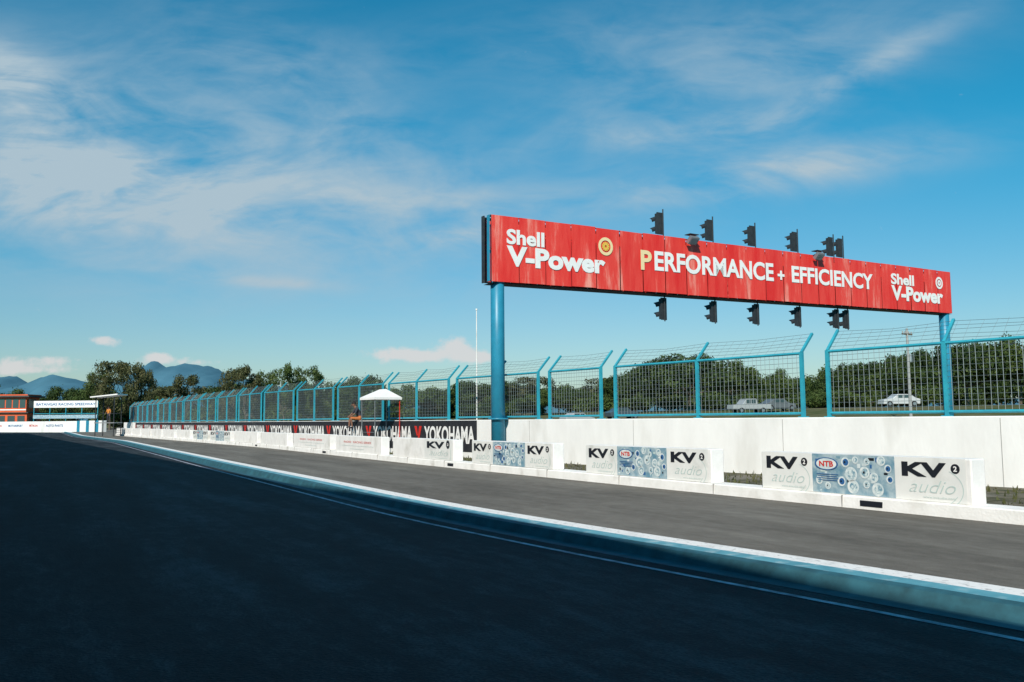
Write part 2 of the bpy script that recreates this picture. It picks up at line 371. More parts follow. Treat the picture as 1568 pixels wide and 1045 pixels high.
# ---------------------------------------------------------------- catch fence
S0=wall.sY(21.1)
def railz(s):
    Y=wall.at(s)[0].y
    return WT+float(np.interp(Y,[15,27,38,55],[1.6,1.62,1.67,1.8]))
units=[]
units.append([-6.5,-9.4,-12.3]); units.append([0.0,-2.83,-5.75]); units.append([7.33,4.06,.72]); units.append([10.65,8.0])
s=11.3; rest=wall.d[-1]-S0
while s+5.4<rest: units.append([s+5.4,s+2.7,s]); s+=6.05
fence=empty('catch_fence')
mp=MB(); mw=MB()
for u in units:
    u=[S0+x for x in u]
    if min(u)<1: continue
    for j,s in enumerate(u):
        p,T,N=wall.at(s); q=p-N*.15; zr=railz(s)
        mp.box(q+Vector((0,0,(WT+zr)/2-.06)),(.085,.08,zr-WT+.14),M['blue'],T,N)
        mp.box(q+Vector((0,0,WT+.012)),(.2,.18,.02),M['blue'],T,N)
        a=q+Vector((0,0,zr)); b=a-N*.5+Vector((0,0,.52+random.uniform(-.03,.03)))
        mp.cyl(a,b,.042,M['blue'],n=4)
    for s0,s1 in zip(u[:-1],u[1:]):
        pa,T,N=wall.at(s0); pb,_,_=wall.at(s1); N=wall.at((s0+s1)/2)[2]
        pa=pa-N*.15; pb=pb-N*.15; L=(pb-pa).length; D=(pb-pa).normalized()
        za=railz(s0);zb=railz(s1); zl=WT+.1
        for z0,z1,r in((zl,zl,.036),(za-.02,zb-.02,.04)):
            mp.cyl(pa+V*z0,pb+V*z1,r,M['blue'],n=6)
        nn=int(L/.13)
        for k in range(1,nn):
            t=k/nn; q=pa.lerp(pb,t)+N*.01; zz=za+(zb-za)*t; j=random.uniform(-.012,.012)
            mw.cyl(q+V*zl,q+D*j+V*(zz-.03),.0058,M['wire'],n=3,cap=False)
            if k%2:
                q2=q-N*.5+D*random.uniform(-.05,.05); mw.cyl(q+V*zz,q2+V*(zz+.47),.0035,M['wire'],n=3,cap=False)
        nh=12
        for k in range(1,nh):
            t=k/nh; mw.cyl(pa+V*(zl+(za-zl)*t),pb+V*(zl+(zb-zl)*t),.0058,M['wire'],n=3,cap=False)
        for k in range(1,6):
            t=k/5; o=-N*.5*t+V*.5*t
            mid=(pa+pb)/2+o+V*((za+zb)/2-random.uniform(.0,.07))
            mw.cyl(pa+o+V*za,mid,.005,M['wire'],n=3,cap=False); mw.cyl(mid,pb+o+V*zb,.005,M['wire'],n=3,cap=False)
mp.obj('posts_and_rails',fence); mw.obj('wire_mesh',fence)

# ---------------------------------------------------------------- billboard gantry
SL=Vector((-.72,31.0,0)); SR=Vector((23.3,46.0,0))
Ug=(SR-SL).normalized(); Ng=Vector((Ug.y,-Ug.x,0)); LG=(SR-SL).length
def zb_(t): return 6.45+.48*t
def hh_(t): return 2.43-.23*t
gan=empty('billboard_gantry')
mb=MB()
TH=.58
def P(t,v,off=0): 
    q=SL.lerp(SR,t)+Ng*off; q.z=zb_(t)+hh_(t)*v; return q
NP=24
for i in range(NP):
    a,b=i/NP+.0006,(i+1)/NP-.0006
    j=random.uniform(-.012,.012); e0=random.uniform(-.006,.006)
    mb.quad(P(a,e0,.0+j),P(b,e0,-j),P(b,1+e0,-j),P(a,1+e0,j),M['redv'])
mb.obj('front_panels',gan)
mb=MB()
for i in range(NP):
    a,b=i/NP+.0004,(i+1)/NP-.0004
    mb.quad(P(a,0,-TH),P(a,1,-TH),P(b,1,-TH),P(b,0,-TH),M['redv'])
mb.obj('rear_panels',gan)
mb=MB()
for off in(-.06,-TH+.04):
    for v in(.012,.5,.988):
        mb.cyl(P(0,v,off),P(1,v,off),.03,M['dark'],n=6)
for i in range(25):
    t=i/24; t=min(max(t,.002),.998)
    for off in(-.06,-TH+.04): mb.cyl(P(t,0.01,off),P(t,.99,off),.025,M['dark'],n=5)
    for v in(.02,.98): mb.cyl(P(t,v,-.06),P(t,v,-TH+.04),.02,M['dark'],n=5)
    if i<24:
        mb.cyl(P(t,.02,-.06),P((i+1)/24,.02,-TH+.04),.015,M['dark'],n=4)
mb.quad(P(0,-.02,-.02),P(1,-.02,-.02),P(1,-.03,-TH),P(0,-.03,-TH),M['dark'])
mb.box(P(-.001,.5,-.15),(.03,.16,2.42),M['poleblue'],Ug,Ng); mb.box(P(-.002,.5,-TH+.1),(.04,.18,2.46),M['dark'],Ug,Ng)
mb.box(P(1.001,.5,-TH/2),(.03,TH-.06,2.2),M['dark'],Ug,Ng)
mb.obj('frame',gan)
mb=MB()
pc=SL+Ug*.42-Ng*TH/2
mb.cyl(pc+V*-.2,pc+V*8.6,.25,M['poleblue'],n=28); mb.cyl(pc+V*1.5,pc+V*1.56,.36,M['poleblue'],n=28)
pc2=SR-Ug*.3-Ng*TH/2
mb.cyl(pc2+V*-.2,pc2+V*8.9,.25,M['poleblue'],n=28)
o=mb.obj('poles',gan,smooth=False)
for p_ in o.data.polygons: p_.use_smooth=len(p_.vertices)==4
def gtext(body,t0,t1,v0,v1,mat=None,bold=.02):
    tm=(t0+t1)/2; a=P(t0,v0); b=P(t1,v0); U=(b-a).normalized(); H=hh_(tm)*(v1-v0)
    text_on(body,a,U,V,Ng,0,(b-a).length,0,H,mat or M['white'],gan,bold=bold,off=.022)
gtext('Shell',.0225,.081,.575,.81,bold=.035)
gtext('V-Power',.0225,.182,.24,.555,bold=.045)
gtext('P',.2455,.266,.37,.71,M['paleyellow'],bold=.03)
gtext('ERFORMANCE',.271,.518,.375,.725,bold=.03)
gtext('+',.527,.543,.42,.60,bold=.035)
gtext('EFFICIENCY',.560,.767,.39,.73,bold=.03)
gtext('Shell',.818,.885,.56,.81,bold=.035)
gtext('V-Power',.818,.972,.2,.54,bold=.045)
mb=MB()
for t,v,r,yel in((.183,.70,.36,1),(.962,.70,.32,0)):
    c=P(t,v,.024)
    mb.ring(c,Ug,V,r*.66,r*1.0,M['paleyellow'] if yel else M['white'],n=26)
    for k in range(11):
        an=2*math.pi*k/11; d=Ug*math.cos(an)+V*math.sin(an); e=Ug*-math.sin(an)+V*math.cos(an)
        c2=c+Ng*.004; mb.add([c2+d*r*.12-e*.02,c2+d*r*.12+e*.02,c2+d*r*.5+e*.04,c2+d*r*.5-e*.04],[(0,3,2,1)],M['yellow'] if yel else M['white'])
mb.obj('emblem',gan)

def traffic_light(t,top=True):
    base=P(t,1 if top else 0,-TH/2)
    F=-Ng
    mb=MB()
    z0=base.z+(.14 if top else -1.06)
    c=Vector((base.x,base.y,0))+F*.06
    if top: mb.cyl(c+V*(base.z-.15)-F*.1+Ug*.1,c+V*(z0+1.05)-F*.1+Ug*.1,.028,M['dark'],n=8)
    else: mb.cyl(c+V*(base.z+.1)-F*.06,c+V*(z0-.06)-F*.06,.028,M['dark'],n=8)
    mb.box(c+V*(z0+.46),(.30,.04,.92),M['dark'],Ug,F)
    mb.box(c+F*.08+V*(z0+.46),(.26,.14,.84),M['dark'],Ug,F)
    for k in(.25,.67):
        cc=c+F*.15+V*(z0+k); n=16
        mb.cyl(cc,cc+F*.012,.13,M['glass'],n=18)
        vs=[]
        for q in range(n+1):
            an=math.radians(-40+260*q/n); d=Ug*math.cos(an)+V*math.sin(an)
            up=max(0,math.sin(an)); ln=.16+.24*up
            vs+= [cc+d*.14-F*.02,cc+d*.17+F*ln-V*.06*up]
        mb.add(vs,[(2*q,2*q+1,2*q+3,2*q+2) for q in range(n)],M['dark'])
    return mb.obj('traffic_light')
for t in(.294,.394,.486,.585,.675,.700):
    traffic_light(t,True)
for t in(.298,.399,.491,.589,.684,.710):
    traffic_light(t,False)
for t in(.338,.617):
    mb=MB(); c=P(t,.93,.28)
    mb.cyl(P(t,1.0,0),P(t,1.02,.25),.025,M['metal'],n=6)
    A_=(Ng*.7-V*.7).normalized(); B_=Ug.cross(A_)
    mb.box(c+V*.06,(.46,.16,.34),M['metal'],Ug,A_,B_)
    mb.box(c+V*.06+A_*.085,(.4,.01,.28),M['glass'],Ug,A_,B_)
    mb.box(c+V*.3-Ng*.06,(.5,.34,.03),M['dark'],Ug,Ng)
    mb.obj('floodlight',bevel=.01)

mb=MB(); b=Vector((-1.42,35,0)); mb.cyl(b,b+V*5.9,.03,M['offwhite'],n=8,r1=.018); mb.cyl(b+V*5.9,b+V*5.96,.04,M['offwhite'],n=8); mb.obj('flag_pole')
def utility_pole(x,y,h):
    mb=MB(); b=Vector((x,y,gz(x,y)))
    mb.cyl(b,b+V*h,.14,M['concrete'],r1=.09,n=10)
    mb.box(b+V*(h-.5),(1.6,.1,.12),M['trunk'],(.8,.6,0),(-.6,.8,0))
    for k in(-.7,-.3,.3,.7): mb.cyl(b+V*(h-.44)+Vector((.8,.6,0))*k,b+V*(h-.25)+Vector((.8,.6,0))*k,.05,M['concrete'],n=6)
    mb.cyl(b+Vector((.25,.15,h-2.9)),b+Vector((.25,.15,h-2.2)),.18,M['metal'],n=10)
    mb.obj('utility_pole')
utility_pole(34,75,8.0)

# ---------------------------------------------------------------- small pavilion, people
def pavilion(c,U,w,z0,z1,name='canopy',legmat=None,base=0):
    N=Vector((U.y,-U.x,0)); mb=MB(); c=Vector(c)
    cs=[c+U*a*w/2+N*b*w/2 for a,b in((-1,-1),(1,-1),(1,1),(-1,1))]
    for i,p in enumerate(cs): mb.cyl(p+V*base,p+V*z0,.022,(legmat if i==1 and legmat else M['metal']),n=6)
    ov=[c+(p-c)*1.12+V*z0 for p in cs]; lo=[c+(p-c)*1.12+V*(z0-.1) for p in cs]
    rid=[c-U*w*.1+V*z1,c+U*w*.4+V*z1]
    mb.add([ov[0],ov[1],rid[1],rid[0]],[(0,1,2,3)],M['white']); mb.add([ov[2],ov[3],rid[0],rid[1]],[(0,1,2,3)],M['white'])
    mb.add([ov[1],ov[2],rid[1]],[(0,1,2)],M['white']); mb.add([ov[3],ov[0],rid[0]],[(0,1,2)],M['white'])
    for i in range(4): mb.quad(lo[i],lo[(i+1)%4],ov[(i+1)%4],ov[i],M['white'])
    mb.cyl(cs[0]+V*(base+1.9),cs[1]+V*(base+1.9),.012,M['metal'],n=5); mb.cyl(cs[2]+V*1.0,cs[3]+V*1.0,.012,M['metal'],n=5)
    return mb.obj(name)
pavilion((-5.75,38.3,0),Vector((.6,-.8,0)),1.2,2.5,2.86,legmat=M['red'])

def person(name,loc,fwd,joints,edges,radii,mats_by_joint):
    F=Vector(fwd).normalized(); Lf=Vector((-F.y,F.x,0)); loc=Vector(loc)
    names=list(joints); W=lambda p: loc+F*p[0]+Lf*p[1]+V*p[2]
    me=bpy.data.meshes.new('sk'); me.from_pydata([W(joints[n]) for n in names],[(names.index(a),names.index(b)) for a,b in edges],[])
    o=bpy.data.objects.new('sk',me); COL.objects.link(o)
    sk=o.modifiers.new('s','SKIN'); ss=o.modifiers.new('u','SUBSURF'); ss.levels=2; ss.render_levels=2
    for i,n in enumerate(names):
        me.skin_vertices[0].data[i].radius=(radii[n],radii[n]); me.skin_vertices[0].data[i].use_root=(n=='pelvis')
    bpy.context.view_layer.update(); dg=bpy.context.evaluated_depsgraph_get()
    m2=bpy.data.meshes.new_from_object(o.evaluated_get(dg)); bpy.data.objects.remove(o)
    m2.materials.clear(); ml=list(dict.fromkeys(mats_by_joint.values()))
    for m in ml: m2.materials.append(m)
    segs=[(W(joints[a]),W(joints[b]),b) for a,b in edges]
    for p in m2.polygons:
        best=1e9
        for a,b,nm in segs:
            ab=b-a; t=max(0,min(1,(p.center-a).dot(ab)/ab.length_squared)); d=(p.center-a-ab*t).length
            if d<best: best=d;bn=nm
        p.material_index=ml.index(mats_by_joint[bn]); p.use_smooth=True
    par=empty(name)
    b=bpy.data.objects.new('body',m2); COL.objects.link(b); b.parent=par
    mb=MB(); hd=W(joints['head'])
    mb.cyl(hd+F*.085+V*.0,hd+F*.125-V*.03,.012,M['skin'],r1=.018,n=6)
    for sgn in(-1,1):
        mb.disc(hd+F*.1+Lf*.032*sgn+V*.02,Lf,V,.012,M['hair'],n=8)
        mb.box(hd+Lf*.088*sgn,(.03,.02,.06),M['skin'],F,Lf)
    mb.box(hd+F*.097-V*.055,(.006,.045,.01),M['red'],F,Lf)
    for wn,hn in(('handL','wristL'),('handR','wristR')):
        h0=W(joints[wn]); d=(h0-W(joints[hn])).normalized(); s_=d.cross(V); s_=s_.normalized() if s_.length>.01 else Lf
        for k,ln in enumerate((.06,.075,.08,.07)):
            a=h0+s_*(k-1.5)*.02; m_=a+d*ln*.6-V*.012; mb.cyl(a,m_,.009,M['skin'],n=6); mb.cyl(m_,m_+d*ln*.35-V*.03,.008,M['skin'],r1=.006,n=6)
        a=h0-d*.04-s_*.035; mb.cyl(a,a-s_*.03+d*.05,.01,M['skin'],r1=.007,n=6)
    mb.obj('face_and_fingers',par)
    hb=MB(); vs=[];n=12
    c=hd+V*.03-F*.012
    for i in range(5):
        ph=math.pi/2*i/4
        for k in range(n):
            t=2*math.pi*k/n; vs.append(c+(F*math.cos(t)*.112+Lf*math.sin(t)*.1)*math.cos(ph)+V*.12*math.sin(ph))
    hb.add(vs,[(i*n+k,i*n+(k+1)%n,(i+1)*n+(k+1)%n,(i+1)*n+k) for i in range(4) for k in range(n)],M['hair'])
    hb.obj('hair',par,smooth=True)
    return par
E=[('pelvis','spine'),('spine','chest'),('chest','neck'),('neck','head'),('head','crown'),
   ('chest','shL'),('shL','elL'),('elL','wristL'),('wristL','handL'),('chest','shR'),('shR','elR'),('elR','wristR'),('wristR','handR'),
   ('pelvis','hipL'),('hipL','kneeL'),('kneeL','ankL'),('ankL','toeL'),('pelvis','hipR'),('hipR','kneeR'),('kneeR','ankR'),('ankR','toeR')]
R={'pelvis':.13,'spine':.12,'chest':.14,'neck':.05,'head':.095,'crown':.07}
for s_ in 'LR': R.update({'sh'+s_:.065,'el'+s_:.043,'wrist'+s_:.03,'hand'+s_:.035,'hip'+s_:.095,'knee'+s_:.06,'ank'+s_:.038,'toe'+s_:.035})
def mm(top,bot,armlow=None,shin=None):
    d={'spine':top,'chest':top,'neck':M['skin'],'head':M['skin'],'crown':M['skin']}
    for s_ in 'LR': d.update({'sh'+s_:top,'el'+s_:top,'wrist'+s_:armlow or M['skin'],'hand'+s_:M['skin'],'hip'+s_:bot,'knee'+s_:bot,'ank'+s_:shin or M['skin'],'toe'+s_:M['ink']})
    return d
J={'pelvis':(-.02,0,.14),'spine':(.05,0,.34),'chest':(.17,0,.54),'neck':(.25,0,.66),'head':(.31,0,.78),'crown':(.33,0,.86),
 'shL':(.18,.18,.58),'elL':(.3,.27,.34),'wristL':(.45,.17,.22),'handL':(.52,.13,.2),'shR':(.18,-.18,.58),'elR':(.33,-.25,.36),'wristR':(.46,-.12,.25),'handR':(.53,-.08,.22),
 'hipL':(.05,.1,.1),'kneeL':(.47,.16,.12),'ankL':(.4,.15,-.3),'toeL':(.55,.17,-.36),'hipR':(.05,-.1,.1),'kneeR':(.47,-.16,.14),'ankR':(.5,-.14,-.28),'toeR':(.64,-.16,-.33)}
pw,T,N=wall.at(wall.sY(42.2))
person('seated_man',pw-N*.1+V*1.5,(-.93,-.36,0),J,E,R,mm(M['shirt'],M['shorts']))
J2={'pelvis':(0,0,.95),'spine':(0,0,1.12),'chest':(0,0,1.33),'neck':(0.01,0,1.47),'head':(.03,0,1.6),'crown':(.03,0,1.68),
 'shL':(0,.18,1.38),'elL':(.02,.27,1.1),'wristL':(.12,.24,.88),'handL':(.15,.23,.8),'shR':(0,-.18,1.38),'elR':(.02,-.27,1.12),'wristR':(.22,-.2,1.0),'handR':(.3,-.17,.98),
 'hipL':(0,.1,.88),'kneeL':(.03,.13,.48),'ankL':(0,.13,.08),'toeL':(.16,.15,.035),'hipR':(0,-.1,.88),'kneeR':(.01,-.13,.48),'ankR':(-.03,-.13,.08),'toeR':(.13,-.15,.035)}
tw=Vector((-44.4,96.5,0))
person('standing_marshal',tw+V*1.53,(-.2,-1,0),J2,E,R,mm(M['vest'],M['shirt'],shin=M['shirt']))
mb=MB(); mb.box(tw+V*1.48,(2.2,2.0,.1),M['metal'])
for a in(-1,1):
    for b in(-1,1): mb.cyl(tw+Vector((a,b*.9,-.1)),tw+Vector((a,b*.9,4.3)),.05,M['dark'],n=6)
mb.box(tw+V*4.42+Vector((0,0,0)),(3.0,2.6,.12),M['white'],(.99,0,.1),(0,1,0),(-.1,0,.99))
for a in(-1,1): mb.cyl(tw+Vector((a,-.9,2.5)),tw+Vector((a,.9,2.5)),.03,M['dark'],n=5)
mb.cyl(tw+Vector((-1,.9,2.5)),tw+Vector((1,.9,2.5)),.03,M['dark'],n=5)
for k in range(6): mb.box(tw+Vector((1.2,0,.2+.22*k)),(.3,.6,.03),M['dark'])
mb.obj('marshal_tower')

# ---------------------------------------------------------------- far-left structures
hut=empty('orange_control_hut')
hc=Vector((-96.2,171,-.1)); zf=1.42
mb=MB()
mb.box(hc+V*1.25*zf,(6.0,5,2.5*zf),M['orange']); mb.box(hc+V*3.6*zf,(5.4,4.6,2.1*zf),M['orange']); mb.box(hc+V*2.55*zf,(6.8,5.8,.18),M['roofdark'])
mb.obj('walls',hut)
mb=MB()
mb.box(hc+V*(4.65*zf+.15),(7.0,6.0,.3),M['roofdark']); mb.box(hc+V*(4.65*zf+.42),(6,5,.24),M['orange']); mb.obj('roof',hut)
mb=MB()
for k in range(4): mb.box(hc+Vector((-2.0+1.33*k,-2.32,3.8*zf)),(1.1,.06,1.2*zf),M['window']); 
for k in range(3): mb.box(hc+Vector((-1.9+1.9*k,-2.53,1.4*zf)),(1.4,.06,1.5*zf),M['window'])
for k in range(2): mb.box(hc+Vector((3.02 if k else 2.72,-.3,(1.4 if k else 3.8)*zf)),(.06,2.5,1.2*zf),M['window'])
mb.box(hc+Vector((0,-2.36,2.95*zf)),(5.4,.04,.22),M['white'])
mb.obj('windows',hut)
mb=MB(); a=Vector((-101.5,165,0)); b=Vector((-73,148,0)); D=(b-a).normalized(); Nn=Vector((D.y,-D.x,0)); L=(b-a).length
mb.box((a+b)/2+V*.85,(L,.4,1.9),M['wall'],D,Nn); ow=mb.obj('track_end_wall')
for k,(s0,s1,tx,m) in enumerate([(3,6.5,'CASTROL','navy'),(8,10.5,'DENSO','red'),(12.5,17,'MOTORSPORT','navy'),(19,21.5,'PETRON','red'),(24,29,'AUTO PARTS','navy')]):
    text_on(tx,a,D,V,Nn,s0,s1,.85,1.25,M[m],ow,bold=.02,off=.22)
mb=MB(); a=Vector((-72.5,147,0)); b=Vector((-66,142,0)); D=(b-a).normalized(); Nn=Vector((D.y,-D.x,0)); L=(b-a).length
for k in range(8):
    c=a+D*(k+.5)*L/8; mb.box(c+V*.9,(L/8-.02,.8,1.9),M['white'] if k%3 else M['poleblue'],D,Nn)
mb.obj('sponsor_barrier')
bb=empty('speedway_banner'); a=Vector((-92.2,169,0)); b=Vector((-79.9,169,0)); D=Vector((1,0,0)); Nn=Vector((0,-1,0)); L=12.3
mb=MB(); mb.box((a+b)/2+V*5.1,(L,.1,1.3),M['white'],D,Nn)
for k in range(5): mb.cyl(a+D*L*k/4+V*-.1-Nn*.1,a+D*L*k/4+V*5.7-Nn*.1,.07,M['blue'],n=6)
mb.box((a+b)/2+V*3.3-Nn*.2,(L,.05,.1),M['blue'],D,Nn); mb.box((a+b)/2+V*2.7+Nn*.1,(L,.1,.7),M['bluebanner'],D,Nn)
mb.obj('board',bb); text_on('BATANGAS RACING SPEEDWAY',a,D,V,Nn,.5,L-.4,4.85,5.35,M['navy'],bb,bold=.02,off=.07)

# ---------------------------------------------------------------- vehicles
def vehicle(loc,ang,kind,col):
    m=pmat('car_paint',col,rough=.3,spec=.6)
    par=empty({'van':'parked_van','pickup':'parked_pickup','car':'parked_car'}[kind])
    if kind=='van': prof=[(-2.3,.35),(-2.3,1.95),(-2.15,2.05),(1.0,2.05),(1.6,1.25),(2.3,1.05),(2.35,.35)]; win=[(-2.0,1.3,-.9,1.85),(-.8,1.3,.2,1.85),(.3,1.3,1.05,1.85)]
    elif kind=='pickup': prof=[(-2.5,.5),(-2.5,1.05),(-.7,1.05),(-.6,1.7),(.7,1.7),(1.2,1.1),(2.4,1.0),(2.45,.5)]; win=[(-.45,1.15,.1,1.6),(.2,1.15,.75,1.6)]
    else: prof=[(-2.1,.3),(-2.15,.85),(-1.6,1.0),(-1.0,1.4),(.4,1.42),(1.0,.95),(2.0,.8),(2.1,.3)]; win=[(-.95,.98,-.2,1.33),(-.1,.98,.45,1.33)]
    mb=MB(); n=len(prof); W_=.85
    vs=[(x,-W_,z) for x,z in prof]+[(x,W_,z) for x,z in prof]
    mb.add(vs,[tuple(range(n)),tuple(reversed(range(n,2*n)))]+[(i,n+i,n+(i+1)%n,(i+1)%n) for i in range(n)],m)
    o=mb.obj('bodywork',par,bevel=.05)
    mb=MB()
    for x0,z0,x1,z1 in win:
        for sy in(-1,1): mb.box(((x0+x1)/2,sy*(W_+.005),(z0+z1)/2),(x1-x0,.02,z1-z0),M['window'])
    if kind=='van': mb.add([(1.08,-.7,1.98),(1.58,-.7,1.32),(1.58,.7,1.32),(1.08,.7,1.98)],[(0,1,2,3)],M['window'])
    mb.obj('windows',par)
    mb=MB()
    for x in(-1.4,1.4):
        for sy in(-1,1): mb.cyl((x,sy*.68,.33),(x,sy*.9,.33),.33,M['tyre'],n=16); mb.cyl((x,sy*.9,.33),(x,sy*.91,.33),.18,M['metal'],n=12)
    mb.obj('wheels',par)
    par.location=(loc[0],loc[1],gz(*loc)+.01); par.rotation_euler=(0,0,ang)
cols=[(.35,.36,.36),(.12,.13,.14),(.4,.4,.4),(.5,.5,.5),(.06,.08,.1),(.22,.2,.17)]
vl=[(28,104,'pickup'),(32,106,'car'),(8,108,'car'),(44,100,'car'),(14,112,'car'),(-14,100,'car')]
for i,(x,y,k) in enumerate(vl): vehicle((x,y),random.choice([.2,.4,3.3])+random.uniform(-.2,.2),k,cols[i%6])

g=Poly([tuple(q) for q in wall.off(-27)],2.0,2); mb=MB()
A=g.off(0); strip(mb,A,.75,A,1.1,M['offwhite']); strip(mb,g.off(-.05),.75,g.off(-.05),1.1,M['offwhite'])
for q in A[::2]: mb.box(Vector((q[0],q[1],.45)),(.12,.12,1.3),M['concrete'])
mb.obj('guard_rail')

# ---------------------------------------------------------------- trees
def tree_mesh(name,H,Rr,kind,seed,leaf,nleaf=7000,ls=.34):
    rs=np.random.RandomState(seed); mb=MB()
    th=H*(.3 if kind!='bush' else .12)
    top=Vector((rs.uniform(-.3,.3),rs.uniform(-.3,.3),th)); mb.cyl((0,0,-.3),top,.05*H**.5*1.6,M['trunk'],r1=.03*H**.5*1.6,n=8)
    cl=[]
    nc={'broad':34,'airy':30,'bush':14}[kind]
    for i in range(nc):
        an=rs.uniform(0,2*math.pi); rr=Rr*math.sqrt(rs.uniform(0,1))*.86
        if kind=='broad': zc=H*.18+(H*.82)*(.1+.78*math.sqrt(max(0,1-(rr/Rr)**2))*rs.uniform(.35,1)); r=Rr*rs.uniform(.17,.32)
        elif kind=='airy': zc=th*.7+(H-th*.7)*rs.uniform(.1,.95); rr*=1-.5*abs((zc-th)/(H-th)-.4); r=Rr*rs.uniform(.13,.32)
        else: zc=H*rs.uniform(.25,.75)*(1-.4*(rr/Rr)); r=Rr*rs.uniform(.25,.4)
        c=Vector((rr*math.cos(an),rr*math.sin(an),min(zc,H-r*.6))); cl.append((c,r))
        if i%2==0:
            mid=top.lerp(c,.5)+Vector((0,0,-.1*H*.3)); mb.cyl(top-V*.2,mid,.022*H**.5*1.4,M['trunk'],r1=.012*H**.5*1.4,n=5); mb.cyl(mid,c,.012*H**.5*1.4,M['trunk'],r1=.02,n=5)
    cs=np.array([c for c,_ in cl]); rsz=np.array([r for _,r in cl]); w=rsz**2; w/=w.sum()
    idx=rs.choice(len(cl),nleaf,p=w)
    d=rs.normal(size=(nleaf,3)); d/=np.linalg.norm(d,axis=1)[:,None]
    rad=rsz[idx]*(rs.uniform(.3,1.0,nleaf)**.6)*np.where(rs.uniform(size=nleaf)<.16,rs.uniform(1,1.5,nleaf),1)
    pos=cs[idx]+d*rad[:,None]*np.array([1,1,.8 if kind=='airy' else .7])
    u=rs.normal(size=(nleaf,3)); u/=np.linalg.norm(u,axis=1)[:,None]
    nrm=d+rs.normal(size=(nleaf,3))*.55; v=np.cross(nrm,u); v/=np.linalg.norm(v,axis=1)[:,None]; u=np.cross(v,nrm); u/=np.linalg.norm(u,axis=1)[:,None]
    sz=ls*rs.uniform(.45,1.2,nleaf)[:,None]
    q=np.stack([pos-u*sz*.6,pos-v*sz*.36,pos+u*sz*.6,pos+v*sz*.36],1).reshape(-1,3)
    o=len(mb.v); mb.v+= [tuple(x) for x in q]; i=mb.midx(leaf)
    mb.f+= [(o+4*k,o+4*k+1,o+4*k+2,o+4*k+3) for k in range(nleaf)]; mb.mi+=[i]*nleaf
    me=bpy.data.meshes.new(name); me.from_pydata(mb.v,[],mb.f)
    for m in mb.mats: me.materials.append(m)
    me.polygons.foreach_set('material_index',mb.mi); me.update(); return me
TM={'broad':[tree_mesh('broad_a',10,8,'broad',1,M['leafB'],12500,.43),tree_mesh('broad_b',10,8,'broad',2,M['leafA'],12500,.43),tree_mesh('broad_c',10,7,'broad',9,M['leafB'],11500,.42)],
    'airy':[tree_mesh('airy_a',10,4.5,'airy',3,M['leafC'],6000,.33),tree_mesh('airy_b',10,4.5,'airy',4,M['leafA'],6500,.33),tree_mesh('airy_c',10,4,'airy',5,M['leafC'],6000,.32)],
    'bush':[tree_mesh('bush_a',5,4.5,'bush',6,M['leafA'],4500,.38),tree_mesh('bush_b',5,4.5,'bush',7,M['leafB'],4500,.38)]}
NOM={'broad':(10,8),'airy':(10,4.5),'bush':(5,4.5)}
def put(kind,x,D,ytop,wpx,name='broadleaf_tree',parent=None,vi=None):
    X=(x-784)/1340*D; z0=gz(X,D); hz=648.8-.0075*x
    H=1.5+(hz-ytop)*D/1340-z0; Rr=wpx/2*D/1340
    me=random.choice(TM[kind]) if vi is None else TM[kind][vi]
    o=bpy.data.objects.new(name,me); COL.objects.link(o); o.location=(X,D,z0-.1)
    hn,rn=NOM[kind]; o.scale=(Rr/rn,Rr/rn*random.uniform(.85,1.1),H/hn); o.rotation_euler=(0,0,random.uniform(0,6.28))
    if parent: o.parent=parent
    return o
for a in [('airy',146,185,568,46),('airy',170,182,553,62),('airy',203,184,555,66),('airy',226,186,566,40),
          ('airy',283,140,574,58),('airy',352,128,565,54),('airy',378,122,561,60),('airy',405,126,566,50),('airy',436,124,558,56),('airy',465,128,560,58),('airy',490,132,568,44),
          ('broad',553,140,563,84),('broad',1055,125,540,190),('broad',1005,130,554,110),('broad',1120,122,550,100),('broad',1315,120,543,125),('broad',1395,112,526,110),('broad',1480,108,518,150),('broad',1560,104,512,150),('broad',1640,100,502,170)]:
    put(*a)
dt=empty('distant_trees')
x=-60
while x<1700:
    t=np.interp(x,[-60,0,60,130,240,320,420,600,700,900,1000,1180,1240,1300,1400,1700],[584,588,588,590,598,594,590,594,588,578,570,572,570,556,544,526])
    far=45 if x<260 else 0
    put(random.choice(['broad','airy','bush','broad']),x,random.uniform(155,195)+far,t+random.uniform(-8,9),random.uniform(75,115),'tree',dt)
    put(random.choice(['bush','broad','bush']),x+12,random.uniform(135,165)+far,t+random.uniform(12,24),random.uniform(65,95),'shrub',dt)
    x+=random.uniform(25,37)

# ---------------------------------------------------------------- mountains
mb=MB()
px=np.array([-300,-60,10,35,60,95,120,150,200,225,245,262,290,320,360,420,520,700,1100,1900]); py=np.array([600,585,571,588,580,569,578,592,580,562,554,558,553,563,578,592,600,612,618,622])
xx=np.linspace(-300,1900,420); yy=np.interp(xx,px,py); D0=3000
rs=np.random.RandomState(3); nz=np.zeros_like(xx)
for f,a in((.05,3),(.13,1.6),(.31,1.1),(.7,.6)): nz+=a*np.sin(xx*f+rs.uniform(0,6))*np.cos(xx*f*.37+rs.uniform(0,6))
X=(xx-784)/1340*D0; Hh=1.5+(645-(yy+nz))*D0/1340
rows=[]
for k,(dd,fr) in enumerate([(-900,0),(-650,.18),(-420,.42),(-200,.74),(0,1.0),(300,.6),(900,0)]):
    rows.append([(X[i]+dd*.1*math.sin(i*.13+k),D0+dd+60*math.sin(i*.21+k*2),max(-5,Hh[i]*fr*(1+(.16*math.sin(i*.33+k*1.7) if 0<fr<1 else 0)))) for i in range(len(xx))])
vs=[p for r in rows for p in r]; n=len(xx)
